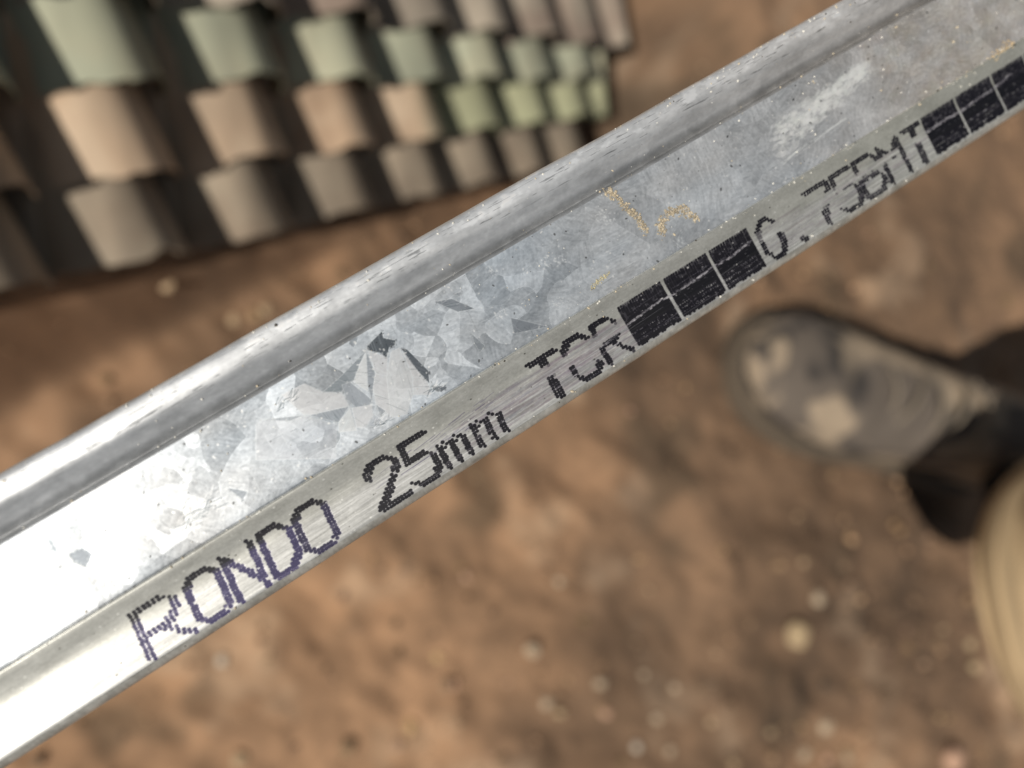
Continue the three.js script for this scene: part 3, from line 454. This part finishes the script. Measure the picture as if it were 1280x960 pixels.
{
  const [fc, fr] = faceCanvases();
  const fd = fr.getContext('2d').getImageData(0, 0, TW, FH).data;
  const frT = dataTex(TW, FH, (x, y, o) => { const k = ((FH - 1 - y) * TW + x) * 4; o[0] = o[2] = 0; o[1] = 255 * clamp(0.44 + (fd[k] - 128) / 255 * 0.22, 0.2, 0.9); }, false);
  const faceMat = new THREE.MeshStandardMaterial({ map: layerTex(fc, true), roughness: 1, roughnessMap: frT, metalness: 0.6, bumpMap: layerTex(fr, false), bumpScale: 0.00003, side: THREE.DoubleSide });
  mesh('flat_web', sweep(P_FACE, FV0, FV1), faceMat, rail);

  const [sc, si] = stripCanvases();
  const id = si.getContext('2d').getImageData(0, 0, TW, PH).data;
  const pbr = dataTex(TW, PH, (x, y, o) => { const k = ((PH - 1 - y) * TW + x) * 4, a = id[k] / 255, u = x / px, v = y / PH; const n = fbm(u * 0.15, v * 40, 3, 131); o[0] = 0; o[1] = 255 * lerp(0.43 + 0.12 * (n - 0.5), 0.5 + 0.2 * (n - 0.5), a); o[2] = 255 * lerp(0.6, 0.0, a); }, false);
  const stripMat = new THREE.MeshStandardMaterial({ map: layerTex(sc, true), roughness: 1, metalness: 1, roughnessMap: pbr, metalnessMap: pbr, bumpMap: layerTex(sc, false), bumpScale: 0.00002, side: THREE.DoubleSide });
  const strip = mesh('printed_strip', sweep(P_STRIP, PV0, PV1), stripMat, rail);
  strip.userData.label = 'lower strip with black dot matrix print reading RONDO 25mm TCR 0.75BMT';

  // rib: draw marks along the rolled slope, chalky patches on the crown
  const RH = 256; // arc from the hidden back (v = 1) over the crown to the groove (v = 0)
  const ribT = dataTex(TW, RH, (x, y, o) => {
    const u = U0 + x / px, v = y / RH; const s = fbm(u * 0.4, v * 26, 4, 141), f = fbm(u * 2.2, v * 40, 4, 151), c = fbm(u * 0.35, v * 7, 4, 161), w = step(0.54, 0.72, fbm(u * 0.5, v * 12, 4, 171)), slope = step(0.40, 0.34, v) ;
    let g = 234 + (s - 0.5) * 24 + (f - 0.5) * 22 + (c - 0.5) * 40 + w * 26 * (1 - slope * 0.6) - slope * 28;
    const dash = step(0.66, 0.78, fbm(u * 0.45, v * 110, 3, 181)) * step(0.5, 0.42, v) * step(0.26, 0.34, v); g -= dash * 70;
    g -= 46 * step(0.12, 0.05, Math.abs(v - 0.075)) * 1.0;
    const warm = step(10, 70, u) * 5; o[0] = g - 2 + warm; o[1] = g; o[2] = g + 2 - warm;
  }, true);
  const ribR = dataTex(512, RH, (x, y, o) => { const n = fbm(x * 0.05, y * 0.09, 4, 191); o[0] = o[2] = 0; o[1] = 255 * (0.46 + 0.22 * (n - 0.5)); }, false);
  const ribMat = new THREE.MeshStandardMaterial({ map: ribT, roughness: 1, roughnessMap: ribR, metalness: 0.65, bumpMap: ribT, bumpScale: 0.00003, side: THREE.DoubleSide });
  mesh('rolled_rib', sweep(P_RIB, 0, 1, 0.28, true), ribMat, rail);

  const edgeT = dataTex(1024, 128, (x, y, o) => { const u = x / 6.4, v = y / 128; const g = 178 + (fbm(u * 0.6, v * 8, 4, 211) - 0.5) * 70 + (fbm(u * 5, v * 10, 3, 215) - 0.5) * 40; o[0] = g + 2; o[1] = g; o[2] = g - 7; }, true);
  const edgeMat = new THREE.MeshStandardMaterial({ map: edgeT, roughness: 0.5, metalness: 0.55, side: THREE.DoubleSide });
  mesh('folded_edge', sweep(P_EDGE, 0, 1, 0.14, true), edgeMat, rail);
  // inner skin, 0.75 mm behind the front, and the two cut ends of the legs
  const skin = [...P_EDGE].reverse().map(([v, t]) => [v - 0.75, Math.min(t - 0.2, t)]).concat([...P_STRIP, ...P_FACE].sort((a, b) => b[0] - a[0]).map(([v, t]) => [clamp(v, -6.4, 11.6), t - 0.78])).concat([...P_RIB].reverse().map(([v, t]) => [v < -11 ? v + 0.75 : v + 0.3, t - 0.78]));
  mesh('inner_skin', sweep(skin, 0, 1, 0, true), edgeMat, rail);
  const lips = mergeGeometries([sweep([[-12.05, -6.5], [-11.3, -7.28]], 0, 1, 0, true), sweep([[12.4, -6.5], [11.65, -6.7]], 0, 1, 0, true)]);
  mesh('cut_edge', lips, edgeMat, rail);
}

// ---------------------------------------------------------------- dust, grit and mud on the rail
const railQ = new THREE.Quaternion(...RQ).normalize(), railP = V3(...RP);
const onRail = (u, v, t) => V3(u / 1000, -v / 1000, t / 1000).applyQuaternion(railQ).add(railP);
const ALL = [...P_RIB, ...P_FACE, ...P_STRIP, ...P_EDGE].filter((p) => p[1] > -1.6);
const heightAt = (v) => { for (let i = 1; i < ALL.length; i++) if (v <= ALL[i][0] && ALL[i][0] > ALL[i - 1][0]) return lerp(ALL[i - 1][1], ALL[i][1], clamp((v - ALL[i - 1][0]) / (ALL[i][0] - ALL[i - 1][0]))); return ALL[ALL.length - 1][1]; };
{
  const n = 1250, im = new THREE.InstancedMesh(new THREE.IcosahedronGeometry(1, 0), new THREE.MeshStandardMaterial({ color: 0xffffff, roughness: 0.8 }), n), m4 = new THREE.Matrix4(), q = new THREE.Quaternion(), c = new THREE.Color();
  for (let i = 0; i < n; i++) {
    let u = rr(-75, 95), v; const k = rnd();
    if (k < 0.30) v = -12.2 + Math.pow(rnd(), 2) * 1.2; else if (k < 0.50) v = 4.15 + rr(-0.35, 0.35); else if (k < 0.62) v = -6.7 + rr(-0.4, 0.6); else if (k < 0.70) v = rr(11.5, 12.3); else v = rr(-12, 6.2);
    if (rnd() < 0.4) u = lerp(u, 85, rnd());
    const s = 0.000025 + 0.00011 * Math.pow(rnd(), 4);
    q.setFromEuler(new THREE.Euler(rr(0, 3), rr(0, 6), rr(0, 3)));
    m4.compose(onRail(u, v, heightAt(v) + s * 400), q, V3(s * rr(0.8, 2), s, s * rr(0.8, 1.6))); im.setMatrixAt(i, m4);
    const w = rnd(); if (w < 0.55) c.setRGB(0.72, 0.70, 0.64); else if (w < 0.92) c.setRGB(0.56, 0.48, 0.35); else c.setRGB(0.05, 0.04, 0.03); im.setColorAt(i, c);
  }
  im.name = 'grit'; im.castShadow = im.receiveShadow = true; scene.add(im); tag(im, 'tiny pale grains of grit sprinkled on the steel rail', 'grit', null, 'stuff');
}
function mud(label, path, n, spread, rgb, size) {
  const cv = new THREE.CatmullRomCurve3(path.map(([u, v]) => V3(u, v, 0))), parts = [], c = onRail(...path[0], heightAt(path[0][1]));
  for (let i = 0; i < n; i++) {
    const t = i / (n - 1) + rr(-0.02, 0.02), p = cv.getPoint(clamp(t)), w = spread * (0.35 + 0.9 * noise(t * 9, 3, 77)), u = p.x + (rr(-1, 1) + rr(-1, 1)) * 0.5 * w, v = p.y + (rr(-1, 1) + rr(-1, 1)) * 0.5 * w;
    const g = new THREE.IcosahedronGeometry(size * rr(0.3, 1.0) / 1000, 0); g.scale(rr(0.7, 1.5), rr(0.7, 1.3), rr(0.6, 1.2)); g.rotateX(rr(0, 3)); g.rotateY(rr(0, 3));
    const P = onRail(u, v, heightAt(v) + size * rr(0.1, 0.8)).sub(c); g.translate(P.x, P.y, P.z);
    const k = rr(0.55, 1.25), col = []; for (let j = 0; j < g.attributes.position.count; j++) col.push(rgb[0] * k, rgb[1] * k * 0.98, rgb[2] * k * 0.92); g.setAttribute('color', new THREE.Float32BufferAttribute(col, 3)); parts.push(g);
  }
  const o = mesh('mud_crumb', mergeGeometries(parts), new THREE.MeshStandardMaterial({ vertexColors: true, roughness: 1 })); o.position.copy(c);
  return tag(o, label, 'dried mud');
}
mud('straight trail of dried tan mud running down from the groove of the rail', [[17.4, -6.5], [18.0, -5.6], [18.7, -3.3], [19.3, -1.8], [19.2, 0.1]], 260, 0.62, [0.46, 0.40, 0.31], 0.17);
mud('curved arc of dried tan mud on the flat web beside the straight trail', [[21.2, 1.2], [21.6, 0.1], [23.2, -0.35], [25.0, 0.2], [26.1, 2.1]], 250, 0.75, [0.48, 0.42, 0.33], 0.18);
mud('thin yellowish smear of crumbs near the print block on the flat web', [[9.9, 2.6], [11.2, 2.1], [12.6, 2.1]], 90, 0.4, [0.52, 0.47, 0.30], 0.09);
mud('small pale crumbs of dirt at the far end of the rail by the crease', [[76.5, 4.3], [79.0, 3.7], [80.5, 3.9]], 70, 0.8, [0.60, 0.47, 0.30], 0.13);

renderer.render(scene, camera);
